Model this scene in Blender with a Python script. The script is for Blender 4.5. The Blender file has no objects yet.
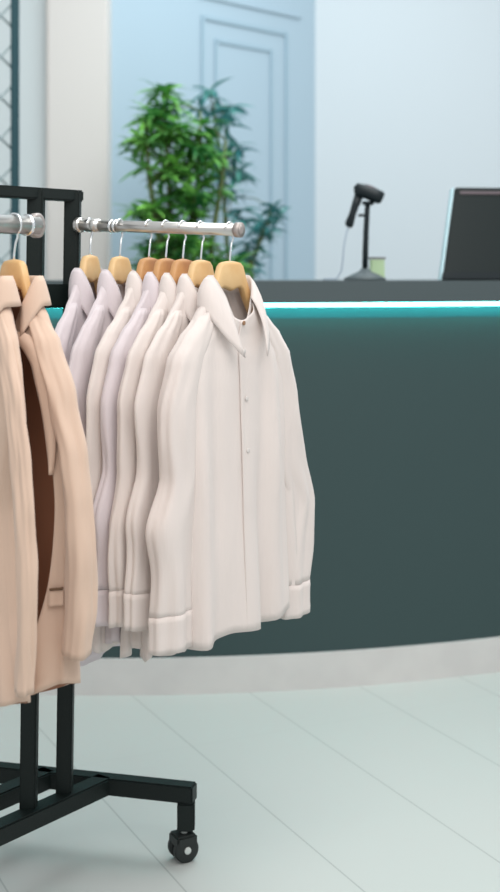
import bpy, bmesh, math, random
from mathutils import Vector, Matrix, noise
PI = math.pi
scene = bpy.context.scene
COL = scene.collection
random.seed(7)
F, CX, HY, EYE = 1300.0, 250.0, 272.0, 1.15

def at(px, py, Y):
    return Vector(((px-CX)*Y/F, Y, EYE-(py-HY)*Y/F))

# ------------------------------------------------------------ materials
def mat(name, col, rough=0.6, metal=0.0, emit=None, estr=0.0, var=None, bump=0.0, bscale=40.0, sheen=0.0, vscale=6.0, spec=0.5, trans=0.0, transl=0.0):
    m = bpy.data.materials.new(name); m.use_nodes = True
    nt = m.node_tree; b = nt.nodes['Principled BSDF']
    b.inputs['Base Color'].default_value = (*col, 1)
    b.inputs['Roughness'].default_value = rough
    b.inputs['Metallic'].default_value = metal
    b.inputs['Specular IOR Level'].default_value = spec
    b.inputs['Transmission Weight'].default_value = trans
    if sheen: b.inputs['Sheen Weight'].default_value = sheen
    tc = nt.nodes.new('ShaderNodeTexCoord')
    if emit:
        b.inputs['Emission Color'].default_value = (*emit, 1)
        b.inputs['Emission Strength'].default_value = estr
    if var:
        n = nt.nodes.new('ShaderNodeTexNoise'); n.inputs['Scale'].default_value = vscale
        n.inputs['Detail'].default_value = 3
        r = nt.nodes.new('ShaderNodeValToRGB')
        r.color_ramp.elements[0].position = 0.35; r.color_ramp.elements[1].position = 0.65
        r.color_ramp.elements[0].color = (*col, 1); r.color_ramp.elements[1].color = (*var, 1)
        nt.links.new(tc.outputs['Object'], n.inputs['Vector'])
        nt.links.new(n.outputs['Fac'], r.inputs['Fac'])
        nt.links.new(r.outputs['Color'], b.inputs['Base Color'])
    if bump:
        mp = nt.nodes.new('ShaderNodeMapping')
        if sheen: mp.inputs['Scale'].default_value = (1, 1, 0.22)
        nt.links.new(tc.outputs['Object'], mp.inputs['Vector'])
        n2 = nt.nodes.new('ShaderNodeTexNoise'); n2.inputs['Scale'].default_value = bscale
        n2.inputs['Detail'].default_value = 4
        bp = nt.nodes.new('ShaderNodeBump'); bp.inputs['Strength'].default_value = bump
        bp.inputs['Distance'].default_value = 0.01
        nt.links.new(mp.outputs['Vector'], n2.inputs['Vector'])
        nt.links.new(n2.outputs['Fac'], bp.inputs['Height'])
        nt.links.new(bp.outputs['Normal'], b.inputs['Normal'])
    if transl:
        t = nt.nodes.new('ShaderNodeBsdfTranslucent'); t.inputs['Color'].default_value = (*col, 1)
        mx = nt.nodes.new('ShaderNodeMixShader'); mx.inputs[0].default_value = transl
        out = nt.nodes['Material Output']
        nt.links.new(b.outputs[0], mx.inputs[1]); nt.links.new(t.outputs[0], mx.inputs[2])
        nt.links.new(mx.outputs[0], out.inputs[0])
    return m

M = {}
M['black'] = mat('black_powder_coat', (0.004, 0.009, 0.008), 0.5, bump=0.1, bscale=300, spec=0.3)
M['chrome'] = mat('brushed_chrome', (0.62, 0.60, 0.57), 0.28, 0.9)
M['chrome_cap'] = mat('satin_cap', (0.40, 0.35, 0.33), 0.45, 0.5)
M['wood'] = mat('light_wood', (0.66, 0.40, 0.17), 0.5, var=(0.74, 0.50, 0.25), vscale=18)
M['wood_dark'] = mat('brown_wood', (0.42, 0.19, 0.075), 0.5, var=(0.58, 0.31, 0.13), vscale=18)
M['steel'] = mat('hook_steel', (0.85, 0.87, 0.88), 0.2, 1.0)
M['shirt'] = mat('white_cotton', (0.80, 0.715, 0.675), 0.9, bump=0.7, bscale=16, sheen=0.2, transl=0.12, spec=0.2)
M['shirt2'] = mat('lilac_cotton', (0.74, 0.66, 0.68), 0.9, bump=0.7, bscale=16, sheen=0.2, transl=0.12, spec=0.2)
M['shirt_btn'] = mat('brown_button', (0.30, 0.16, 0.08), 0.4)
M['pearl'] = mat('pearl_button', (0.66, 0.61, 0.58), 0.6)
M['coat'] = mat('beige_cloth', (0.655, 0.475, 0.37), 0.9, bump=0.5, bscale=12, sheen=0.2, spec=0.2)
M['lining'] = mat('rust_shade_lining', (0.34, 0.15, 0.085), 0.7)  # lining whose dark tone also stands in for shade between the coats
M['thread'] = mat('dark_seam', (0.16, 0.09, 0.05), 0.8)
M['counter'] = mat('teal_grey_laminate', (0.027, 0.056, 0.057), 0.55, bump=0.05, bscale=80)
M['worktop'] = mat('dark_grey_worktop', (0.060, 0.080, 0.085), 0.5)
M['plinth'] = mat('pale_plinth', (0.60, 0.58, 0.565), 0.6, var=(0.64, 0.62, 0.60), vscale=9)
M['led'] = mat('led_strip', (0.7, 1, 0.97), 0.4, emit=(0.16, 1.0, 0.92), estr=16.0)
M['glow_tint'] = mat('painted_cyan_glow', (0.012, 0.085, 0.10), 0.6)  # cyan glow of the strip painted on an added band below it
M['wall_r'] = mat('bluish_lit_wall_paint', (0.64, 0.695, 0.725), 0.8)  # bluish cast of the cool light mixed into this wall colour
M['wall_p'] = mat('blue_lit_wall_paint', (0.42, 0.54, 0.62), 0.8)  # blue light on the panelled wall is put into its colour
M['trim'] = mat('blue_grey_trim_shade', (0.37, 0.50, 0.58), 0.7)  # darker than the wall, shading of the mouldings mixed into the colour
M['column'] = mat('cream_paint', (0.69, 0.66, 0.63), 0.8)
M['wall_l'] = mat('grey_green_paint', (0.62, 0.68, 0.69), 0.8)
M['truss'] = mat('petrol_painted_steel', (0.006, 0.055, 0.07), 0.5)
M['truss_wire'] = mat('grey_wire', (0.30, 0.37, 0.38), 0.5)
M['leaf'] = mat('bamboo_leaf', (0.02, 0.17, 0.045), 0.5, var=(0.32, 0.75, 0.13), vscale=7, transl=0.25)
M['leaf_blue'] = mat('bamboo_leaf_cool', (0.03, 0.18, 0.20), 0.5, var=(0.12, 0.38, 0.30), vscale=8, transl=0.25)
M['stem'] = mat('bamboo_stem', (0.10, 0.14, 0.04), 0.6)
M['pot'] = mat('white_ceramic', (0.6, 0.6, 0.58), 0.35)
M['soil'] = mat('potting_soil', (0.05, 0.035, 0.02), 0.95)
M['scan'] = mat('black_plastic', (0.005, 0.011, 0.014), 0.4, spec=0.3)
M['scan_grey'] = mat('grey_plastic', (0.10, 0.075, 0.085), 0.4)
M['monitor'] = mat('dark_grey_plastic', (0.012, 0.018, 0.018), 0.25, spec=0.3)
M['rim_lit'] = mat('painted_rim_light', (0.55, 0.75, 0.80), 0.35, 0.3)  # cyan-white rim light on the monitor edge, painted as its colour
M['note'] = mat('pale_green_paper', (0.52, 0.68, 0.42), 0.8)
M['cable'] = mat('pale_cable', (0.40, 0.48, 0.58), 0.5)
M['rubber'] = mat('black_rubber', (0.012, 0.016, 0.015), 0.6)
M['hub'] = mat('grey_wheel_hub', (0.6, 0.63, 0.6), 0.4)

# floor tiles: grout lines along the tile direction measured in the room
fm = bpy.data.materials.new('glossy_pale_tiles'); fm.use_nodes = True
nt = fm.node_tree; B = nt.nodes['Principled BSDF']
B.inputs['Roughness'].default_value = 0.42
geo = nt.nodes.new('ShaderNodeTexCoord'); sep = nt.nodes.new('ShaderNodeSeparateXYZ')
nt.links.new(geo.outputs['Object'], sep.inputs[0])
def mth(op, a, b=None, c=None):
    n = nt.nodes.new('ShaderNodeMath'); n.operation = op
    for i, v in enumerate((a, b, c)):
        if v is None: continue
        if isinstance(v, (int, float)): n.inputs[i].default_value = v
        else: nt.links.new(v, n.inputs[i])
    return n.outputs[0]
def line(coef_x, coef_y, off, spacing, half):
    u = mth('ADD', mth('MULTIPLY', sep.outputs[0], coef_x), mth('MULTIPLY', sep.outputs[1], coef_y))
    u = mth('DIVIDE', mth('SUBTRACT', u, off), spacing)
    d = mth('ABSOLUTE', mth('SUBTRACT', mth('FRACT', mth('ADD', u, 0.5)), 0.5))
    return mth('LESS_THAN', d, half/spacing)
l1 = line(1, 0.477, 1.032, 0.331, 0.0020)
l2 = line(-0.477, 1, 0.62, 1.30, 0.0014)
lm = mth('MAXIMUM', mth('MULTIPLY', l1, 0.5), mth('MULTIPLY', l2, 0.12))
nz = nt.nodes.new('ShaderNodeTexNoise'); nz.inputs['Scale'].default_value = 1.6
nt.links.new(geo.outputs['Object'], nz.inputs['Vector'])
rp = nt.nodes.new('ShaderNodeValToRGB')
rp.color_ramp.elements[0].position = 0.3; rp.color_ramp.elements[1].position = 0.7
rp.color_ramp.elements[0].color = (0.52, 0.545, 0.52, 1); rp.color_ramp.elements[1].color = (0.535, 0.55, 0.525, 1)
nt.links.new(nz.outputs['Fac'], rp.inputs['Fac'])
mx = nt.nodes.new('ShaderNodeMix'); mx.data_type = 'RGBA'
nt.links.new(lm, mx.inputs[0]); nt.links.new(rp.outputs[0], mx.inputs[6]); mx.inputs[7].default_value = (0.25, 0.27, 0.26, 1)
nt.links.new(mx.outputs[2], B.inputs['Base Color'])
M['floor'] = fm

# ------------------------------------------------------------ helpers
def link(name, me, m, parent=None):
    o = bpy.data.objects.new(name, me); COL.objects.link(o)
    if m is not None:
        for mm in (m if isinstance(m, (list, tuple)) else [m]): me.materials.append(mm)
    if parent is not None: o.parent = parent
    return o
def obj(name, bm, m, parent=None, smooth=False):
    bmesh.ops.recalc_face_normals(bm, faces=bm.faces)
    me = bpy.data.meshes.new(name)
    if smooth:
        for f in bm.faces: f.smooth = True
    bm.to_mesh(me); bm.free()
    return link(name, me, m, parent)
def thing(name, label, cat, loc=(0, 0, 0), rotz=0, group=None):
    o = bpy.data.objects.new(name, None); COL.objects.link(o)
    o.location = loc; o.rotation_euler = (0, 0, rotz); o.empty_display_size = 0.05
    o['label'] = label; o['category'] = cat
    if group: o['group'] = group
    return o
def tag(o, label, cat, group=None):
    o['label'] = label; o['category'] = cat
    if group: o['group'] = group
    return o
def struct(o, label=None):
    o['kind'] = 'structure'
    if label: o['label'] = label
    return o
def box(bm, lo, hi, bev=0.0, mtx=None):
    lo, hi = Vector(lo), Vector(hi)
    r = bmesh.ops.create_cube(bm, size=1)
    vs = r['verts']
    for v in vs:
        v.co = Vector(((v.co.x+.5)*(hi.x-lo.x)+lo.x, (v.co.y+.5)*(hi.y-lo.y)+lo.y, (v.co.z+.5)*(hi.z-lo.z)+lo.z))
    if bev:
        es = {e for v in vs for e in v.link_edges}
        r2 = bmesh.ops.bevel(bm, geom=list(es), offset=bev, segments=2, affect='EDGES')
        vs = list({v for v in r2['verts']} | {v for v in vs if v.is_valid})
    if mtx is not None:
        for v in vs: v.co = mtx @ v.co
    return vs
def bar(bm, p0, p1, w, h, bev=0.0, up=(0, 0, 1)):
    """rectangular bar from p0 to p1, width w sideways, h along 'up'"""
    p0, p1 = Vector(p0), Vector(p1); d = (p1-p0); L = d.length; d.normalize()
    s = d.cross(Vector(up)).normalized(); u = s.cross(d)
    mt = Matrix.Translation(p0) @ Matrix((( d.x, s.x, u.x, 0), (d.y, s.y, u.y, 0), (d.z, s.z, u.z, 0), (0, 0, 0, 1)))
    box(bm, (0, -w/2, -h/2), (L, w/2, h/2), bev, mt)
def tube(bm, pts, r, n=12, cap=True, closed=False):
    pts = [Vector(p) for p in pts]; rings = []
    prev = None
    for i, p in enumerate(pts):
        a = pts[max(i-1, 0)]; b = pts[min(i+1, len(pts)-1)]
        t = (b-a).normalized()
        if prev is None:
            q = Vector((0, 0, 1)) if abs(t.z) < .9 else Vector((1, 0, 0))
            s = t.cross(q).normalized()
        else:
            s = (prev - t*prev.dot(t)).normalized()
        prev = s; u = t.cross(s)
        rr = r[i] if isinstance(r, (list, tuple)) else r
        rings.append([bm.verts.new(p + (s*math.cos(2*PI*k/n)+u*math.sin(2*PI*k/n))*rr) for k in range(n)])
    for i in range(len(rings)-1):
        for k in range(n):
            bm.faces.new((rings[i][k], rings[i][(k+1) % n], rings[i+1][(k+1) % n], rings[i+1][k]))
    if cap:
        bm.faces.new(rings[0][::-1]); bm.faces.new(rings[-1])
def grid(rows, wrap=False):
    bm = bmesh.new()
    V = [[bm.verts.new(p) for p in r] for r in rows]
    n = len(V[0])
    for i in range(len(V)-1):
        for k in range(n if wrap else n-1):
            bm.faces.new((V[i][k], V[i][(k+1) % n], V[i+1][(k+1) % n], V[i+1][k]))
    return bm
def solid(o, t, offset=-1, rim_mat=None):
    md = o.modifiers.new('thickness', 'SOLIDIFY'); md.thickness = t; md.offset = offset
    return o, md
def lathe(bm, prof, n=32, mtx=None):
    rings = []
    for r, z in prof:
        ring = []
        for k in range(n):
            c = Vector((r*math.cos(2*PI*k/n), r*math.sin(2*PI*k/n), z))
            ring.append(bm.verts.new(mtx @ c if mtx is not None else c))
        rings.append(ring)
    for i in range(len(rings)-1):
        for k in range(n):
            bm.faces.new((rings[i][k], rings[i][(k+1) % n], rings[i+1][(k+1) % n], rings[i+1][k]))
    bm.faces.new(rings[0][::-1]); bm.faces.new(rings[-1])
def interp(tab, z):
    """tab rows (z, a, b, ..) with z descending"""
    if z >= tab[0][0]: return tab[0][1:]
    for i in range(len(tab)-1):
        if z >= tab[i+1][0]:
            t = (tab[i][0]-z)/(tab[i][0]-tab[i+1][0]); t = t*t*(3-2*t)*0.5+t*0.5
            return [a+(b-a)*t for a, b in zip(tab[i][1:], tab[i+1][1:])]
    return tab[-1][1:]

# ------------------------------------------------------------ room
bm = bmesh.new(); box(bm, (-4, -1.0, -0.05), (4, 8, 0))
struct(obj('floor', bm, M['floor']))
# panelled wall, runs back to the right
W0, W1 = Vector((-0.594, 5.4, 0)), Vector((0.33, 6.4, 0))
wd = (W1-W0).normalized(); wn = Vector((wd.y, -wd.x, 0))
if wn.y > 0: wn = -wn
WH = 3.2
WM = Matrix(((wd.x, wn.x, 0, W0.x), (wd.y, wn.y, 0, W0.y), (0, 0, 1, 0), (0, 0, 0, 1)))
bm = bmesh.new(); box(bm, (0.0, -0.15, 0), ((W1-W0).length+0.0, 0, WH), 0, WM)
wall_b = struct(obj('wall_back', bm, M['wall_p']))
def upx(px):
    r = (px-CX)/F; D = W1-W0
    s = (r*W0.y-W0.x)/(D.x-r*D.y)
    return s*D.length
def frame(bm, u0, u1, z0, z1, w, d):
    for a, b in (((u0, z0), (u0+w, z1)), ((u1-w, z0), (u1, z1)), ((u0+w, z1-w), (u1-w, z1)), ((u0+w, z0), (u1-w, z0+w))):
        box(bm, (a[0], 0.0, a[1]), (b[0], d, b[1]), 0.004, WM)
bm = bmesh.new()
frame(bm, upx(200.5), upx(287.5), 0.15, 2.30, 0.022, 0.010)
struct(obj('trim_1', bm, M['trim']))
bm = bmesh.new()
frame(bm, upx(214), upx(272.5), 0.26, 2.205, 0.020, 0.009)
struct(obj('trim_2', bm, M['trim']))
bm = bmesh.new()
box(bm, (upx(196), 0, 2.375), (upx(300), 0.012, 2.395), 0.004, WM)
struct(obj('trim_3', bm, M['wall_p']))
# right wall
bm = bmesh.new(); box(bm, (W1.x-0.02, 6.39, 0), (4.0, 6.55, WH))
struct(obj('wall_right', bm, M['wall_r']))
# column + recess wall at left
c0, c1 = at(46, 0, 5.25).x, at(107, 0, 5.25).x
bm = bmesh.new(); box(bm, (c0, 5.25, 0), (c1, 5.50, WH), 0.01)
struct(obj('wall_column', bm, M['column']))
bm = bmesh.new(); box(bm, (-4.0, 5.31, 0), (c0+0.02, 5.45, WH))
struct(obj('wall_left', bm, M['wall_l']))
bm = bmesh.new(); box(bm, (W1.x, 6.372, 0), (4.0, 6.39, 0.1), 0.003)
struct(obj('baseboard_right', bm, M['trim']))

# ------------------------------------------------------------ lattice stand (left edge)
t = thing('lattice_display_frame', 'dark petrol blue lattice metal stand before the left wall', 'display stand', (at(15, 0, 4.3).x, 4.3, 0))
x0 = -0.50
bm = bmesh.new(); bar(bm, (0, 0, 0), (0, 0, 2.6), 0.026, 0.026, 0.004, up=(0, 1, 0)); obj('post', bm, M['truss'], t)
bm = bmesh.new(); bar(bm, (x0, 0, 0), (x0, 0, 2.6), 0.026, 0.026, 0.004, up=(0, 1, 0)); obj('post', bm, M['truss'], t)
bm = bmesh.new(); bar(bm, (x0, 0, 2.585), (0, 0, 2.585), 0.026, 0.026, 0.004); obj('top_rail', bm, M['truss'], t)
bm = bmesh.new(); bar(bm, (x0, 0, 0.05), (0, 0, 0.05), 0.026, 0.026, 0.004); obj('bottom_rail', bm, M['truss'], t)
bm = bmesh.new()
step = 0.135; sp = -x0
for k in range(-4, 19):
    for sgn in (1, -1):
        za = 0.06+k*step; zb = za+sp*1.0
        pa, pb = (0.0, za), (-sp, zb)
        # clip in z
        def clip(pa, pb):
            (xa, a), (xb, b) = pa, pb
            lo, hi = 0.06, 2.57
            if b < lo or a > hi: return None
            if a < lo: f = (lo-a)/(b-a); xa, a = xa+(xb-xa)*f, lo
            if b > hi: f = (hi-a)/(b-a); xb, b = xa+(xb-xa)*f, hi
            return (xa, a), (xb, b)
        c = clip(pa, pb)
        if not c: continue
        (xa, a), (xb, b) = c
        if sgn < 0: xa, xb = -sp-xa, -sp-xb
        tube(bm, [(xa, 0.003*sgn, a), (xb, 0.003*sgn, b)], 0.0042, 8)
obj('lattice', bm, M['truss_wire'], t, True)

# ------------------------------------------------------------ reception counter
AC = Vector((-0.4, 6.63)); R0 = 3.10
def arc(r, a): return (AC.x+r*math.sin(a), AC.y-r*math.cos(a))
A0, A1, NA = -0.17, 0.62, 60
def arc_slab(r_out, r_in, z0, z1, a0=A0, a1=A1, n=NA, bev=0.0):
    bm = bmesh.new(); cols = []
    for i in range(n+1):
        a = a0+(a1-a0)*i/n
        xo, yo = arc(r_out, a); xi, yi = arc(r_in, a)
        cols.append([bm.verts.new(p) for p in ((xo, yo, z0), (xo, yo, z1), (xi, yi, z1), (xi, yi, z0))])
    for i in range(n):
        for k in range(4):
            bm.faces.new((cols[i][k], cols[i+1][k], cols[i+1][(k+1) % 4], cols[i][(k+1) % 4]))
    bm.faces.new(cols[0]); bm.faces.new(cols[-1][::-1])
    return bm
ct = thing('reception_counter', 'curved dark teal-grey reception counter with glowing cyan strip and pale plinth', 'counter', (0, 0, 0))
obj('front_panel', arc_slab(R0-0.012, R0-0.05, 0.098, 1.022), M['counter'], ct)
obj('plinth', arc_slab(R0, R0-0.42, 0.0, 0.098, A0-0.02), M['plinth'], ct)
obj('light_strip', arc_slab(R0+0.022, R0+0.008, 1.0555, 1.0635), M['led'], ct)['label'] = 'glowing cyan white light strip'
obj('glow_band', arc_slab(R0-0.011, R0-0.05, 1.022, 1.062), M['glow_tint'], ct)['label'] = 'added band tinted like the glow of the light strip'
obj('body', arc_slab(R0-0.052, R0-0.40, 0.099, 1.060, A0+0.004, A1-0.004), M['counter'], ct)
wt = arc_slab(R0+0.035, R0-0.46, 1.064, 1.126, A0-0.01, A1+0.01)
bmesh.ops.bevel(wt, geom=[e for e in wt.edges if e.calc_face_angle(0) > 1.0], offset=0.003, segments=2, affect='EDGES')
tag(obj('worktop', wt, M['worktop']), 'dark grey curved worktop slab on the reception counter', 'worktop')
TOPZ = 1.126

# ------------------------------------------------------------ barcode scanner on stand
Ys = 3.72
b0 = at(365, 0, Ys)
st = thing('scanner_stand', 'black gooseneck stand with round base on counter, holding the scanner', 'stand', (b0.x, Ys, TOPZ))
bm = bmesh.new(); lathe(bm, [(0.060, 0.0), (0.060, 0.006), (0.040, 0.016), (0.018, 0.026), (0.012, 0.034)], 32)
obj('base', bm, M['worktop'], st, True)
bm = bmesh.new(); tube(bm, [(0, 0, 0.03), (0.001, 0, 0.08), (0.003, 0, 0.14), (0.006, 0, 0.20), (0.008, 0, 0.222)], [0.0085, 0.0085, 0.008, 0.0075, 0.007], 16)
obj('pole', bm, M['scan'], st, True)
bm = bmesh.new(); lathe(bm, [(0.008, 0.0), (0.016, 0.003), (0.018, 0.008), (0.016, 0.012)], 20, Matrix.Translation((0.009, 0, 0.214)))
obj('cradle', bm, M['scan'], st, True)
bm = bmesh.new(); bar(bm, (0.004, 0, 0.186), (-0.020, 0, 0.186), 0.016, 0.007, 0.002); obj('bracket', bm, M['scan'], st)
sc = thing('barcode_scanner', 'black handheld barcode scanner resting on the tall stand on counter', 'scanner', (b0.x, Ys, TOPZ+0.227))
# head: lofted body
def loft(secs, n=20):
    bm = bmesh.new(); rings = []
    for c, ax, ay, d in secs:   # centre, half sizes, direction
        c = Vector(c); d = Vector(d).normalized(); s = Vector((0, 1, 0)); u = d.cross(s).normalized()
        ring = []
        for k in range(n):
            a = 2*PI*k/n; ca, sa = math.cos(a), math.sin(a)
            ca = math.copysign(abs(ca)**0.7, ca); sa = math.copysign(abs(sa)**0.7, sa)
            ring.append(bm.verts.new(c+s*(ca*ay)+u*(sa*ax)))
        rings.append(ring)
    for i in range(len(rings)-1):
        for k in range(n):
            bm.faces.new((rings[i][k], rings[i][(k+1) % n], rings[i+1][(k+1) % n], rings[i+1][k]))
    bm.faces.new(rings[0][::-1]); bm.faces.new(rings[-1])
    return bm
hd = loft([((-0.034, 0, 0.030), 0.012, 0.016, (1, 0, .1)), ((-0.024, 0, 0.031), 0.021, 0.024, (1, 0, 0)), ((0.004, 0, 0.026), 0.020, 0.027, (1, 0, -.25)),
           ((0.030, 0, 0.017), 0.020, 0.031, (1, 0, -.35)), ((0.050, 0, 0.009), 0.019, 0.033, (1, 0, -.5)), ((0.055, 0, 0.007), 0.015, 0.028, (1, 0, -.5))])
obj('head', hd, M['scan'], sc, True)
bm = loft([((0.0, 0, 0.043), 0.006, 0.018, (1, 0, -.25)), ((0.018, 0, 0.037), 0.008, 0.022, (1, 0, -.3)), ((0.036, 0, 0.030), 0.006, 0.02, (1, 0, -.3))])
obj('top_shell', bm, M['scan_grey'], sc, True)['label'] = 'grey top shell'
hn = loft([((-0.018, 0, 0.018), 0.015, 0.015, (-.3, 0, -1)), ((-0.030, 0, -0.010), 0.012, 0.014, (-.35, 0, -1)), ((-0.040, 0, -0.038), 0.011, 0.014, (-.35, 0, -1)),
           ((-0.050, 0, -0.066), 0.014, 0.015, (-.35, 0, -1)), ((-0.052, 0, -0.074), 0.010, 0.011, (-.35, 0, -1))])
obj('handle', hn, M['scan'], sc, True)
bm = bmesh.new(); bar(bm, (-0.012, 0, 0.008), (-0.018, 0, -0.012), 0.006, 0.005, 0.001); obj('trigger', bm, M['scan_grey'], sc)
bm = bmesh.new()
tube(bm, [(-0.052, 0, -0.072), (-0.060, 0.0, -0.095), (-0.067, 0.005, -0.13), (-0.070, 0.01, -0.17), (-0.074, 0.015, -0.20), (-0.090, 0.025, -0.2235), (-0.13, 0.05, -0.2240)], 0.0024, 8)
sc.scale = (0.9, 0.9, 1.0)
obj('cable', bm, M['cable'], sc, True)['label'] = 'pale cable'
# green note block
g0 = at(377, 0, 3.80)
nb = thing('sticky_note_holder', 'small pale green note block beside the scanner stand on counter', 'note block', (g0.x, 3.80, TOPZ), 0.1)
bm = bmesh.new()
for k in range(8): box(bm, (-0.020+0.0004*(k % 3), -0.015, 0.001+k*0.0075), (0.020+0.0004*(k % 2), 0.015, 0.0082+k*0.0075), 0.001)
obj('paper_block', bm, M['note'], nb)
bm = bmesh.new(); box(bm, (-0.023, -0.018, 0.062), (0.023, 0.018, 0.067), 0.0015); obj('lid', bm, M['scan_grey'], nb)['label'] = 'dark lid'

# ------------------------------------------------------------ monitor (seen from behind)
Ym = 3.70
m0 = at(442, 0, Ym)
yaw = math.radians(22); tilt = math.radians(17)
mo = thing('monitor', 'dark grey computer monitor seen from behind at right end of counter', 'monitor', (m0.x, Ym, TOPZ))
# edge vector and width vector of the panel
wv = Vector((math.cos(0.10), math.sin(0.10), 0)); uv = Vector((0.165, 0.22, 1)).normalized()
nv = wv.cross(uv).normalized()          # away from wv,uv plane
if nv.y > 0: nv = -nv
uv2 = uv; Wm, Hm, Tm = 0.50, 0.276, 0.035
PM = Matrix(((wv.x, -nv.x, uv2.x, 0), (wv.y, -nv.y, uv2.y, 0), (wv.z, -nv.z, uv2.z, 0.004), (0, 0, 0, 1)))
bm = bmesh.new(); box(bm, (0.004, 0.004, 0.0), (Wm, Tm, Hm), 0.004, PM); obj('back_shell', bm, M['monitor'], mo)
bm = bmesh.new(); box(bm, (-0.003, 0.012, 0.0), (0.0035, Tm+0.004, Hm), 0.001, PM); obj('bezel', bm, M['rim_lit'], mo)['label'] = 'pale edge with painted rim light'
bm = bmesh.new(); box(bm, (0.01, Tm, 0.01), (Wm-0.01, Tm+0.003, Hm-0.01), 0.001, PM); obj('screen', bm, M['scan'], mo)
bm = bmesh.new(); box(bm, (0.02, 0.0, Hm-0.022), (Wm-0.02, 0.0055, Hm-0.012), 0.001, PM); obj('vent', bm, M['scan_grey'], mo)
bm = bmesh.new(); box(bm, (0.0, 0.000, 0.0), (Wm, 0.006, 0.020), 0.001, PM); obj('lower_trim', bm, M['scan'], mo)
bm = bmesh.new(); box(bm, (0.12, 0.02, 0.0), (0.38, 0.20, 0.010), 0.003); obj('foot', bm, M['scan'], mo)

# ------------------------------------------------------------ potted bamboo behind counter
def plant(name, label, cx, Y, blobs, stems, leafmat, seed):
    rnd = random.Random(seed)
    t = thing(name, label, 'plant', (cx, Y, 0))
    bm = bmesh.new(); lathe(bm, [(0.11, 0), (0.125, 0.01), (0.16, 0.32), (0.165, 0.33), (0.155, 0.335), (0.15, 0.30)], 32); obj('pot', bm, M['pot'], t, True)
    bm = bmesh.new(); lathe(bm, [(0.149, 0.29), (0.149, 0.305)], 24); obj('soil', bm, M['soil'], t)
    for s in stems:
        bm = bmesh.new(); tube(bm, s, [0.009]*(len(s)-1)+[0.004], 8); obj('stem', bm, M['stem'], t, True)
    bm = bmesh.new(); tw = bmesh.new()
    def leaf(base, d, L, w, curl):
        d = d.normalized(); s = d.cross(Vector((0, 0, 1)))
        if s.length < .1: s = Vector((1, 0, 0))
        s.normalize(); s = (s*math.cos(curl)+d.cross(s)*math.sin(curl)).normalized()
        prof = [0.15, 0.8, 1.0, 0.75, 0.4, 0.02]
        prev = None; p = base.copy(); dd = d.copy()
        for i, q in enumerate(prof):
            l, c, r = bm.verts.new(p-s*w*q), bm.verts.new(p-s.cross(dd)*w*.25*q), bm.verts.new(p+s*w*q)
            if prev:
                bm.faces.new((prev[0], prev[1], c, l)); bm.faces.new((prev[1], prev[2], r, c))
            prev = (l, c, r)
            dd = (dd+Vector((0, 0, -0.16))).normalized(); p = p+dd*(L/5)
    for (bx, by, bz, rx, ry, rz, n, Ls) in blobs:
        for _ in range(int(n*1.35)):
            while True:
                q = Vector((rnd.uniform(-1, 1), rnd.uniform(-1, 1), rnd.uniform(-1, 1)))
                if q.length < 1: break
            c = Vector((bx+q.x*rx, by+q.y*ry, bz+q.z*rz))
            if stems:
                bp = min((Vector(pp) for s in stems for pp in s), key=lambda v: (v-c).length+max(0, v.z-c.z)*2)
                tube(tw, [bp, (bp+c)/2+Vector((0, 0, .015)), c], 0.0022, 5)
            n2 = rnd.randint(5, 8); a0 = rnd.uniform(0, 6.28)
            for k in range(n2):
                a = a0+k*2*PI/n2+rnd.uniform(-.3, .3); e = rnd.uniform(-.35, .9)
                leaf(c, Vector((math.cos(a)*math.cos(e), math.sin(a)*math.cos(e), math.sin(e))), Ls*rnd.uniform(.7, 1.25), Ls*0.115*rnd.uniform(.8, 1.3), rnd.uniform(-.6, .6))
    obj('foliage', bm, leafmat, t, False)
    obj('twigs', tw, M['stem'], t, True)
    return t
Yp = 4.85
def rel(px, py, cx, dy=0): v = at(px, py, Yp); return (v.x-cx, dy, v.z)
pc = at(183, 0, Yp).x
sr = lambda px, py, dy=0: rel(px, py, pc, dy)
stems = [[(-.03, 0, .3), (-.04, 0, .8), sr(172, 240), sr(168, 170), sr(163, 90)],
         [(.02, .03, .3), (.04, .03, .9), sr(193, 230, .03), sr(200, 160, .03), sr(200, 110, .03)],
         [(.0, -.04, .3), (.0, -.04, .9), sr(160, 240, -.04), sr(150, 180, -.04), sr(147, 130, -.04)],
         [(.05, 0, .3), (.08, 0, .9), sr(212, 240), sr(222, 180), sr(226, 140)]]
def blob(px, py, rpx, rpy, n, L=0.10, dy=0, ry=.12, c=None):
    v = at(px, py, Yp); k = Yp/F
    return (v.x-(pc if c is None else c), dy, v.z, rpx*k, ry, rpy*k, n, L)
plant('potted_bamboo', 'tall bright green bamboo plant standing in a pot behind the counter', pc, Yp,
      [blob(165, 100, 14, 14, 7, .10), blob(160, 130, 22, 18, 18), blob(152, 145, 16, 12, 8), blob(190, 140, 22, 20, 14), blob(165, 170, 22, 16, 12),
       blob(190, 195, 30, 28, 22), blob(155, 215, 20, 14, 14), blob(180, 250, 34, 26, 26), blob(205, 160, 16, 18, 9), blob(160, 265, 22, 16, 10), blob(225, 262, 18, 14, 9)],
      stems, M['leaf'], 11)
pc2 = at(236, 0, 5.4).x
Yp = 5.4
def sr2(px, py, dy=0): return rel(px, py, pc2, dy)
stems2 = [[(-.01, 0, .3), (-.01, 0, .9), sr2(226, 230), sr2(222, 170), sr2(214, 110)],
          [(.03, 0, .3), (.05, 0, .8), sr2(252, 262), sr2(264, 230), sr2(272, 208)]]
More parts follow.
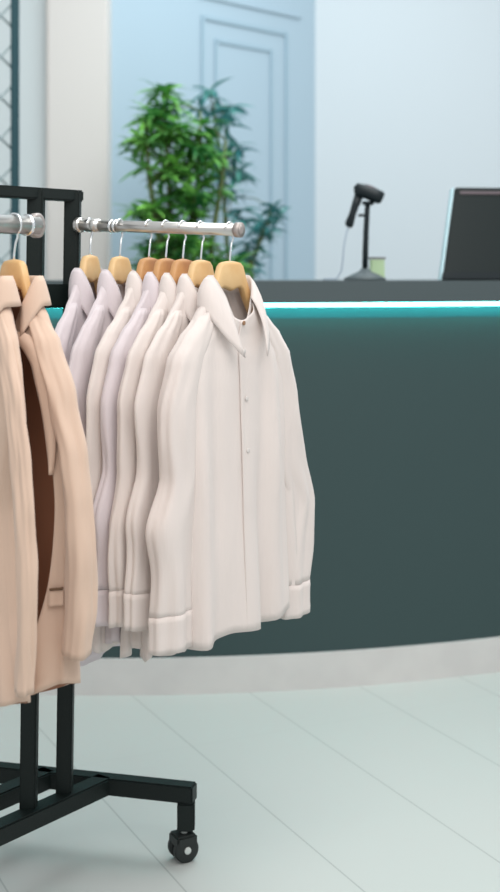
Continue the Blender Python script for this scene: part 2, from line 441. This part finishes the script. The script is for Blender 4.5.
plant('potted_bamboo', 'thin bluish green bamboo plant behind the counter, beside the bright one', pc2, 5.4,
      [blob(212, 105, 16, 16, 4, .11, c=pc2), blob(228, 118, 14, 16, 4, .11, c=pc2), blob(228, 165, 16, 24, 12, .10, c=pc2), blob(238, 205, 12, 20, 4, c=pc2),
       blob(266, 225, 12, 16, 6, .09, c=pc2), blob(254, 250, 12, 14, 4, .09, c=pc2), blob(242, 266, 16, 10, 7, .09, c=pc2), blob(275, 212, 8, 6, 2, .09, c=pc2)],
      stems2, M['leaf_blue'], 5)

# ------------------------------------------------------------ garment rack
rk = thing('garment_rack', 'black metal garment rack on casters with two clothes rails', 'clothes rack', (0, 0, 0))
ZB = 0.131; TH = 0.034
D = Vector((-0.6, -0.8, 0))
pA0, pA1 = Vector((-0.52-0.5, 2.655+0.125, ZB)), Vector((-0.108, 2.542, ZB))
def part(name, m=M['black'], sm=False):
    def f(bm): return obj(name, bm, m, rk, sm)
    return f
bm = bmesh.new(); bar(bm, pA0, pA1, 0.034, TH, 0.003); part('base_bar')(bm)
d1 = Vector((-0.288, 2.588, ZB)); d2 = Vector((-0.405, 2.625, ZB))
bm = bmesh.new(); bar(bm, d1, d1+D*1.1, 0.038, TH, 0.003); part('base_bar')(bm)
bm = bmesh.new(); bar(bm, d2, d2+D*1.1, 0.038, TH, 0.003); part('base_bar')(bm)
# foot + caster
fx, fy = -0.125, 2.545
def foot(fx, fy):
    bm = bmesh.new(); bar(bm, (fx, fy, ZB-TH/2+0.001), (fx, fy, 0.060), 0.034, 0.034, 0.003, up=(0, 1, 0)); ft = part('foot')(bm)
    bm = bmesh.new(); tube(bm, [(fx-.004, fy, 0.061), (fx-.004, fy, 0.052)], 0.006, 12); obj('caster_pin', bm, M['hub'], ft, True)
    bm = bmesh.new()
    mt = Matrix.Translation((fx-0.006, fy, 0.025)) @ Matrix.Rotation(0.5, 4, 'Z') @ Matrix.Rotation(PI/2, 4, 'X')
    for s in (-1, 1):
        lathe(bm, [(0.020, s*0.006), (0.025, s*0.008), (0.025, s*0.018), (0.021, s*0.020)], 28, mt)
    obj('caster_wheel', bm, M['rubber'], ft, True)
    for s in (-1, 1):
        bm = bmesh.new(); lathe(bm, [(0.007, s*0.019), (0.007, s*0.0225), (0.005, s*0.0235)], 16, mt); obj('wheel_hub', bm, M['hub'], ft, True)
    bm = bmesh.new()
    mt2 = Matrix.Translation((fx-0.006, fy, 0.0)) @ Matrix.Rotation(0.5, 4, 'Z')
    box(bm, (-0.022, -0.0215, 0.030), (0.022, 0.0215, 0.053), 0.004, mt2)
    obj('caster_housing', bm, M['rubber'], ft)
foot(fx, fy)
for p in (d1+D*1.08, d2+D*1.08, pA0+Vector((0.02, 0, 0))): foot(p.x, p.y)
# posts
TOP = 1.307
P2b, P2t = Vector((-0.359, 2.512, 0.118)), Vector((-0.342, 2.512, TOP-0.001))
P1b, P1t = Vector((-0.416, 2.440, 0.118)), Vector((-0.401, 2.440, TOP-0.001))
for a, b in ((P2b, P2t), (P1b, P1t)):
    bm = bmesh.new(); bar(bm, a, b, 0.030, 0.032, 0.003, up=(0, 1, 0)); part('post')(bm)
# top bar and lower cross piece
u = (P2t-P1t).normalized()
bm = bmesh.new(); bar(bm, P2t+u*0.016+Vector((0, 0, -0.009)), P2t-u*1.15+Vector((0, 0, -0.009)), 0.030, 0.022, 0.003); part('top_bar')(bm)
zc = 1.15-(296-272)*2.46/1300
k = lambda a, b, z: a+(b-a)*((z-a.z)/(b.z-a.z))
bm = bmesh.new(); bar(bm, k(P2b, P2t, zc), k(P1b, P1t, zc), 0.028, 0.045, 0.003); part('cross_piece')(bm)
# outer end posts (beyond the frame, they carry the near rail)
for q in (P1t-u*0.98, P1t-u*1.06):
    bm = bmesh.new(); bar(bm, Vector((q.x-0.012, q.y, 0.10)), Vector((q.x, q.y, TOP-0.01)), 0.030, 0.032, 0.003, up=(0, 1, 0)); part('post')(bm)
# right rail
RR0 = at(79, 225, 2.492); RRdir = Vector((0.87, -0.5, 0)).normalized()
RR1 = at(240, 230, 2.318)
def railpt(px):
    r = (px-CX)/F; Dv = RR1-RR0
    s = (r*RR0.y-RR0.x)/(Dv.x-r*Dv.y); return RR0+Dv*s
rd = (RR1-RR0).normalized()
RAD = 0.0110
bm = bmesh.new(); tube(bm, [RR0, RR1], RAD, 20); part('rail', M['chrome'], True)(bm)
bm = bmesh.new(); tube(bm, [RR0-rd*0.004, RR0+rd*0.006], 0.0145, 24); tube(bm, [RR0+rd*0.02, RR0+rd*0.05], 0.0125, 20); part('rail_flange', M['chrome'], True)(bm)
bm = bmesh.new(); tube(bm, [RR1-rd*0.008, RR1+rd*0.003], [0.0135, 0.0135], 24); tube(bm, [RR1+rd*0.003, RR1+rd*0.0036], [0.012, 0.004], 24); part('rail_cap', M['chrome_cap'], True)(bm)
for px in (112, 116):
    q = railpt(px); bm = bmesh.new(); tube(bm, [q-rd*0.002, q+rd*0.002], 0.0125, 20); part('rail_ring', M['steel'], True)(bm)
# near-left rail
LR0 = at(37, 225.5, 2.14); ld = Vector((-0.6, -0.8, 0))
LR1 = LR0+ld*0.62
bm = bmesh.new(); tube(bm, [LR0, LR1], 0.0155, 24); part('rail', M['chrome'], True)(bm)
bm = bmesh.new(); e = Vector((0.90, -0.43, 0)).normalized()
tube(bm, [LR0-e*0.006, LR0+e*0.003, LR0+e*0.005], [0.0205, 0.0205, 0.017], 28)
part('rail_cap', M['chrome_cap'], True)(bm)
q = LR0+ld*0.022; bm = bmesh.new(); tube(bm, [q-ld*0.002, q+ld*0.003], 0.018, 20); part('rail_ring', M['steel'], True)(bm)
bm = bmesh.new(); bar(bm, LR1, Vector((P1t.x-u.x*0.98, P1t.y-u.y*0.98, LR1.z)), 0.028, 0.028, 0.003); part('rail_bracket')(bm)

# ------------------------------------------------------------ hangers and garments
def make_hanger(label, loc, yaw, wood, hw, group, hubz=-0.056, drop=0.19, rad=RAD):
    """origin on the rail axis; arms along local X"""
    t = thing('coat_hanger', label, 'coat hanger', loc, yaw, group)
    rows = []
    for i in range(33):
        x = -hw+2*hw*i/32; a = abs(x)/hw
        top = hubz-drop*(max(0, a-.22)/.78)**.95 if a > .22 else hubz-0.003*(a/.22)**2
        top -= 0.003 if a > .26 else 0
        hgt = 0.038*(1-a)**1.2+0.016
        thk = 0.0085-0.0035*a
        n = 12; ring = []
        for k_ in range(n):
            an = 2*PI*k_/n; ca, sa = math.cos(an), math.sin(an)
            ca = math.copysign(abs(ca)**.45, ca); sa = math.copysign(abs(sa)**.45, sa)
            ring.append((x, thk*ca, top-hgt/2+hgt/2*sa))
        rows.append(ring)
    bm = grid(rows, True); bm.verts.ensure_lookup_table()
    bm.faces.new([bm.verts[i] for i in range(12)]); bm.faces.new([bm.verts[i] for i in range(32*12, 33*12)][::-1])
    obj('shoulder_bar', bm, wood, t, True)
    r = rad+0.0022; pts = [(0, 0, hubz-0.01), (0, 0, hubz+0.006)]
    base = math.radians(-60)
    pts += [(0.004, 0, -r-0.012), (0.009, 0, -r-0.003)]
    for j in range(14):
        a = base+math.radians(18*j)
        pts.append((r*math.cos(a)+0.0, 0, r*math.sin(a)))
    bm = bmesh.new(); tube(bm, pts, 0.0019, 8); obj('hook', bm, M['steel'], t, True)
    return t

class Body:
    def __init__(s, tab, seed, amp, nf, dip=0.055, hem=0.012, front=1.0, lift=0.0, tilt=0.0):
        s.tilt = tilt
        s.tab, s.amp, s.dip, s.hem, s.front, s.lift = tab, amp, dip, hem, front, lift
        r = random.Random(seed); s.ph = [r.uniform(0, 6.28) for _ in range(8)]; s.nf = nf; s.seed = seed
    def pt(s, a, z, off=0.0):
        hw, hd = interp(s.tab, z)
        ca, sa = math.cos(a), math.sin(a)
        zt, zb = s.tab[0][0], s.tab[-1][0]
        f = min(1, max(0, (zt-0.10-z)/(zt-zb-0.10)))          # 0 chest .. 1 hem
        am = s.amp*(0.15+0.95*f**0.8)
        w = (math.sin(s.nf*a+s.ph[0]+1.2*z)+.6*math.sin((s.nf*1.7)*a*1.0+s.ph[1]-2*z)*(1 if abs(ca) < .97 else .4)+.45*math.sin(3*a+s.ph[2]+5*z))
        w += 0.8*noise.noise(Vector((ca*4+s.seed, sa*4, z*5)))
        x = hw*math.copysign(abs(ca)**0.85, ca); hh = hd*(s.front if sa < 0 else 1.0)
        y = hh*math.copysign(abs(sa)**0.75, sa)
        nn = Vector((ca*hh, sa*hw, 0)); nn.normalize()
        p = Vector((x, y, 0))+nn*(am*w+off)
        wtop = max(0, 1-(zt-z)/0.12)
        fr = max(0, -sa)**2
        zz = z-s.dip*fr*wtop
        wb = max(0, 1-(z-zb)/0.20)
        zz += s.hem*wb*(math.sin(2*a+s.ph[3])+.5*math.sin(5*a+s.ph[4])) + s.lift*wb*abs(ca) + s.tilt*wb*ca
        p.z = zz
        return p
def make_shirt(label, loc, yaw, m, seed, length, hd, amp, sleeve_y, group, sx=1.0, front=1.0, elbow=(0.205, 0.205), cuffx=(0.165, 0.165), detail=True, cufflen=(0.655, 0.655), btn=None, last=False):
    t = thing('shirt', label, 'shirt', loc, yaw, group)
    tab = [(0.0, 0.052, max(hd*.8, .020)), (-0.02, 0.066, hd*.8), (-0.05, 0.092, hd*.75), (-0.085, 0.122, hd*.8), (-0.12, 0.140, hd*.9), (-0.17, 0.146, hd), (-0.30, 0.150, hd*1.1), (-length, 0.160*sx, hd*1.25)]
    B_ = Body(tab, seed, amp, 9, front=front, tilt=0.022 if last else 0.0, hem=0.010)
    N = 110; rows = []
    nr = 46
    for i in range(nr+1):
        v = i/nr; z = -length*(v**1.15)
        rows.append([B_.pt(2*PI*k_/N, z) for k_ in range(N)])
    o = obj('body', grid(rows, True), m, t, True); solid(o, 0.0012)
    # placket
    rows = []
    for i in range(50):
        z = -0.002-(length-.004)*(i/49)
        rows.append([B_.pt(-PI/2+d, z, 0.0022) for d in (-.075, -.04, 0, .04, .075)])
    if detail:
        o = obj('placket', grid(rows), m, t, True); solid(o, 0.0018)
    # collar: stand + leaf
    flare = 1.0 if last else 0.5
    cr, cy = (0.052 if last else 0.045), max(hd*.75, .023)*1.0
    def neck(a, out, dz):
        ca, sa = math.cos(a), math.sin(a); fr = max(0, -sa)**2
        return Vector(((cr+out)*ca, (cy*(front if sa < 0 else 1)+out)*sa, -0.062*fr+dz+0.004))
    rows = []
    NC = 60
    def span_(h):
        g = 0.07+0.62*h
        return [-PI/2+g+(2*PI-2*g)*i/NC for i in range(NC+1)]
    for j in range(5):     # band
        rows.append([neck(a, 0.001, -0.012+0.032*j/4*(1-0.2*max(0, -math.sin(a))**4)) for a in span_(j/4)])
    for j in range(1, 8):  # leaf
        f = j/7
        r = []
        for i_, a in enumerate(span_(1-f*.55)):
            sa = max(0, -math.sin(a)); e_ = abs(2*i_/NC-1); fr = e_**1.6
            L = 0.050+0.034*fr
            drop = L*f
            r.append(neck(a, 0.003+0.014*flare*math.sin(min(1, f*1.4)*PI/2)+0.022*flare*f*fr, 0.020-0.0064*sa**4+0.003*math.sin(f*PI)-drop))
        rows.append(r)
    o = obj('collar', grid(rows), m, t, True); solid(o, 0.0016, 0)
    # sleeves
    for si, sg in enumerate((-1, 1)):
        ex, cxx, cl = elbow[si], cuffx[si], cufflen[si]
        path = [(-0.040, 0.074, 0.008, .5), (-0.055, 0.080, 0.020, .75), (-0.085, 0.102, 0.032, .9), (-0.12, 0.124, 0.037, 1), (-0.20, 0.146, 0.040, 1), (-0.32, ex*0.86, 0.043, 1), (-0.405, ex, 0.045, 1), (-0.48, ex*.4+cxx*.6, 0.044, 1), (-0.55, cxx, 0.044, 1), (-(cl-.06), cxx, 0.043, 1)]
        r = random.Random(seed*7+si); ph = [r.uniform(0, 6.28) for _ in range(5)]
        rows = []; N2 = 48
        def sl(z, k_, off=0):
            xx, rx, sc_ = interp(path, z)
            a = 2*PI*k_/N2; ca, sa = math.cos(a), math.sin(a)
            ry = sleeve_y*sc_*(0.7+0.3*rx/.047)
            f = min(1, -z/.6)
            w = 0.0035*f*(math.sin(4*a+ph[0]+6*z)+.7*math.sin(7*a+ph[1]-9*z))+(0.005 if last else .003)*noise.noise(Vector((ca*2+seed, sa*2+si*9, z*(9 if last else 4))))
            sag = 0.004*math.sin(z*38+ph[2])*max(0, math.sin((z+.15)*-6))
            return Vector((sg*(xx)+(rx+w+off+sag)*ca, (ry+w*.8+off)*sa-0.004, z))
        zs = [path[0][0]+(path[-1][0]-path[0][0])*i/40 for i in range(41)]
        for z in zs: rows.append([sl(z, k_) for k_ in range(N2)])
        o = obj('sleeve', grid(rows, True), m, t, True); solid(o, 0.0012)
        rows = []
        for i in range(7):
            z = -(cl-.062)-0.062*i/6
            rr = []
            for k_ in range(N2):
                p = sl(path[-1][0], k_, 0.0005+0.0006*(i in (1, 5))); p.z = z+0.003*math.sin(2*PI*k_/N2+ph[3]); rr.append(p)
            rows.append(rr)
        o = obj('cuff', grid(rows, True), m, t, True); solid(o, 0.002)
    if detail:
        nb_ = 6
        for i in range(nb_+1):
            z = -0.010-i*0.092
            if -z > length-.05: continue
            p = B_.pt(-PI/2, z, 0.004)
            bm = bmesh.new(); lathe(bm, [(0.0036, 0), (0.0042, 0.0006), (0.0042, 0.0012), (0.003, 0.0015)], 14, Matrix.Translation(p) @ Matrix.Rotation(PI/2, 4, 'X'))
            obj('button', bm, btn if (btn and i == 0) else M['pearl'], t, True)
    return t

S = [ # px, plane direction deg, material, length, hd, label
    (90, 70, 'shirt2', 0.715, 'first', 'wood'),
    (120, 63, 'shirt2', 0.635, '', 'wood'),
    (149, 58, 'shirt', 0.63, '', 'wood_dark'),
    (166, 56, 'shirt2', 0.63, '', 'wood_dark'),
    (183, 55, 'shirt', 0.63, '', 'wood_dark'),
    (201, 54, 'shirt', 0.63, '', 'wood'),
    (230, 51.5, 'shirt', 0.600, '', 'wood')]
slab = ['long lilac-tinted shirt nearest the black rack post on the right rail',
        'lilac-tinted white shirt, second from the black post on the right rail',
        'white shirt hanging third from the black post on the right rail',
        'faint lilac shirt in the middle of the bunch on the right rail',
        'white shirt hanging third from the outer end of the right rail',
        'white shirt hanging directly behind the foremost shirt on the right rail',
        'foremost white long-sleeved shirt with brown collar button at the rail end']
hlab = ['light wooden hanger nearest the black rack post on the right rail',
        'light wooden hanger, second from the black post, with gap on both sides',
        'brown wooden hanger, third from the black post on the right rail',
        'brown wooden hanger in the middle of the right rail',
        'brown wooden hanger, third from the outer end of the right rail',
        'wooden hanger directly behind the foremost shirt hanger',
        'light wooden hanger in foremost white shirt at the rail end']
for i, (px, ang, mm, L, _, wd_) in enumerate(S):
    q = railpt(px); yaw = math.radians(ang)
    last = i == len(S)-1
    make_hanger(hlab[i], q, yaw, M[wd_], 0.125 if last else 0.105, 'hangers on the right rail')
    make_shirt(slab[i], (q.x, q.y, q.z-0.106), yaw, M[mm], 20+i*3, L, 0.034 if last else 0.020, 0.0095 if last else 0.0048,
               0.028 if last else 0.016, 'shirts on the right rail', front=1.0, detail=last or i < 2,
               elbow=(0.164, 0.192) if last else (0.160, 0.17), cuffx=(0.158, 0.178) if last else (0.158, 0.165),
               last=last, cufflen=(0.608, 0.616) if last else (0.58, 0.59), btn=M['shirt_btn'])

def make_coat(label, loc, yaw, seed, length, hw, armx, group, slen=0.60, gap=0.16, waist=.66, srx=.034, pk=(.5, .5), pz=.72, sry=.023):
    t = thing('coat', label, 'coat', loc, yaw, group)
    tab = [(0.0, 0.046, 0.022), (-0.02, 0.058, .022), (-0.05, .078, .024), (-0.085, .098, .026), (-0.13, .112, .028), (-0.20, hw*.80, .030), (-0.34, hw*waist, .030), (-length*.75, hw*(waist*.6+.34), .032), (-length, hw*.90, .034)]
    B_ = Body(tab, seed, 0.0035, 6, dip=0.075, hem=0.003, lift=0.055)
    N = 110
    def opening(z):       # half angle of the front gap
        f = -z/length
        return 0.06+gap*max(0, math.sin(min(1, f*1.02)*PI))**.6
    rows = []
    for i in range(61):
        z = -length*(i/60)**1.1; go = opening(z)
        rows.append([B_.pt(-PI/2+go+(2*PI-2*go)*k_/N, z) for k_ in range(N+1)])
    o = obj('body', grid(rows), [M['coat'], M['lining']], t, True)
    o_, md = solid(o, 0.004, -1); md.material_offset = 1
    for sg in (-1, 1):    # notched lapels folded back along the front edge
        rows = []
        for i in range(40):
            f = i/39; z = -0.030-0.26*f; go = opening(z)
            if f < .36: wdt = 0.22+0.40*(f/.36)
            else: wdt = 0.62*(1-(f-.36)/.64)**.8
            if .30 < f < .36: wdt += .06
            wdt = max(.03, wdt)
            rows.append([B_.pt(-PI/2+sg*(go-0.012+wdt*j/8), z, 0.0045+0.004*math.sin(j/8*PI)) for j in range(9)])
        o = obj('lapel', grid(rows), M['coat'], t, True); solid(o, 0.0025, 1)
    rows = []
    for j in range(10):
        f = j/9; r = []
        for i in range(41):
            a = -0.75+(PI+1.50)*i/40
            fr = max(0, -math.sin(a))
            if f < .4: out, dz = 0.001+0.003*f, 0.024*f/.4
            else: out, dz = 0.004+0.016*((f-.4)/.6)**.7, 0.024-0.050*(f-.4)/.6
            r.append(Vector(((0.052+out)*math.cos(a), (0.026+out)*math.sin(a), -0.004+dz-0.085*fr**1.5)))
        rows.append(r)
    o = obj('collar', grid(rows), M['coat'], t, True); solid(o, 0.003, 0)
    for si, sg in enumerate((-1, 1)):
        path = [(-0.030, .052, 0.008, .6), (-0.050, .060, 0.016, .8), (-0.085, .084, srx*.9, 1), (-0.17, .120, srx, 1), (-0.26, armx*.91, srx, 1), (-0.33, armx*.985, srx, 1), (-0.42, armx*1.03, srx*1.05, 1), (-0.50, armx*1.02, srx, 1), (-slen, armx*.97, srx*.95, 1)]
        rows = []; N2 = 48; r_ = random.Random(seed+si); ph = r_.uniform(0, 6)
        for i in range(51):
            z = path[0][0]+(path[-1][0]-path[0][0])*i/50
            xx, rx, sc_ = interp(path, z); rr = []
            for k_ in range(N2):
                a = 2*PI*k_/N2; ca, sa = math.cos(a), math.sin(a)
                w = 0.0025*math.sin(3*a+ph+8*z)+0.005*noise.noise(Vector((ca*2+seed, sa*2+si*5, z*12)))
                rr.append(Vector((sg*xx+(rx+w)*ca, (sry*sc_*rx/srx+w*.8)*sa-0.006, z+0.002*math.sin(2*a))))
            rows.append(rr)
        o = obj('sleeve', grid(rows, True), [M['coat'], M['lining']], t, True); o_, md = solid(o, 0.004, -1); md.material_offset = 1
    for sg in (-1, 1):
        rows = []
        for i in range(8):
            z = -length*pz-0.035*i/7
            rows.append([B_.pt(-PI/2+sg*(pk[0]+pk[1]*j/8), z+0.004*j/8, 0.0045+0.001*(i == 7)) for j in range(9)])
        o = obj('pocket_flap', grid(rows), M['coat'], t, True); solid(o, 0.002, 1)
        rows = []
        for i in range(2):
            z = -length*pz+0.003-0.005*i
            rows.append([B_.pt(-PI/2+sg*(pk[0]+.02+(pk[1]-.04)*j/8), z+0.004*j/8, 0.0045) for j in range(9)])
        o = obj('pocket_seam', grid(rows), M['thread'], t, True); solid(o, 0.002, 1)
    return t
def lrail(px):
    r = (px-CX)/F
    s = (r*LR0.y-LR0.x)/(ld.x-r*ld.y); return LR0+ld*s
q2 = lrail(14); q1 = lrail(-12)
make_hanger('wooden hanger under the beige coat beside the white shirts', q2, math.radians(-39.7), M['wood'], 0.098, 'hangers on the near rail', rad=0.0155)
make_coat('beige coat beside the white shirts, partly behind the nearest coat', (q2.x, q2.y, q2.z-0.100), math.radians(-39.7), 3, 0.665, 0.155, 0.160, 'beige coats on the near rail', gap=0.92, waist=.88, srx=.023, pk=(.90, .42), pz=.705, slen=.565)  # front gap widened so dark lining imitates the shaded strip beside the nearer coat
make_hanger('wooden hanger under the nearest beige coat at the left edge', q1, math.radians(-56.6), M['wood'], 0.098, 'hangers on the near rail', rad=0.0155)
make_coat('nearest beige coat at the left edge of the photo', (q1.x, q1.y, q1.z-0.100), math.radians(-56.6), 8, 0.670, 0.155, 0.158, 'beige coats on the near rail', waist=.56, srx=.019, pk=(.3, .42), pz=.74, sry=.013)

# ------------------------------------------------------------ light, world, camera
def area(name, loc, tgt, size, e, col, sy=None):
    l = bpy.data.lights.new(name, 'AREA'); l.energy = e; l.color = col; l.size = size
    if sy: l.shape = 'RECTANGLE'; l.size_y = sy
    o = bpy.data.objects.new(name, l); COL.objects.link(o); o.location = loc
    o.rotation_euler = (Vector(tgt)-Vector(loc)).to_track_quat('-Z', 'Y').to_euler()
    return o
area('ceiling_light_front', (0.3, 0.8, 3.1), (-0.1, 2.4, 0.5), 2.2, 63, (1, 0.97, 0.93))
area('ceiling_light_middle', (0.6, 3.4, 3.1), (0.4, 3.6, 0), 1.6, 40, (0.90, 0.98, 1.0))
area('ceiling_light_back', (0.4, 4.9, 3.1), (0.4, 5.6, 0.8), 1.4, 17, (0.80, 0.93, 1.0))
w = bpy.data.worlds.new('store_ambient'); scene.world = w; w.use_nodes = True
bg = w.node_tree.nodes['Background']; bg.inputs[0].default_value = (0.93, 0.97, 1.0, 1); bg.inputs[1].default_value = 0.75

cam = bpy.data.cameras.new('camera'); co = bpy.data.objects.new('camera', cam); COL.objects.link(co)
co.location = (0, 0, EYE); co.rotation_euler = (PI/2, 0, 0)
cam.sensor_fit = 'AUTO'; cam.sensor_width = 36; cam.lens = F/892*36
cam.shift_x = 0; cam.shift_y = (HY-446)/892
cam.clip_start = 0.05
cam.dof.use_dof = True; cam.dof.focus_distance = 2.3; cam.dof.aperture_fstop = 3.2
scene.camera = co
vs = scene.view_settings
vs.view_transform = 'Standard'; vs.look = 'None'; vs.gamma = 1; vs.use_curve_mapping = False; vs.exposure = 0.0
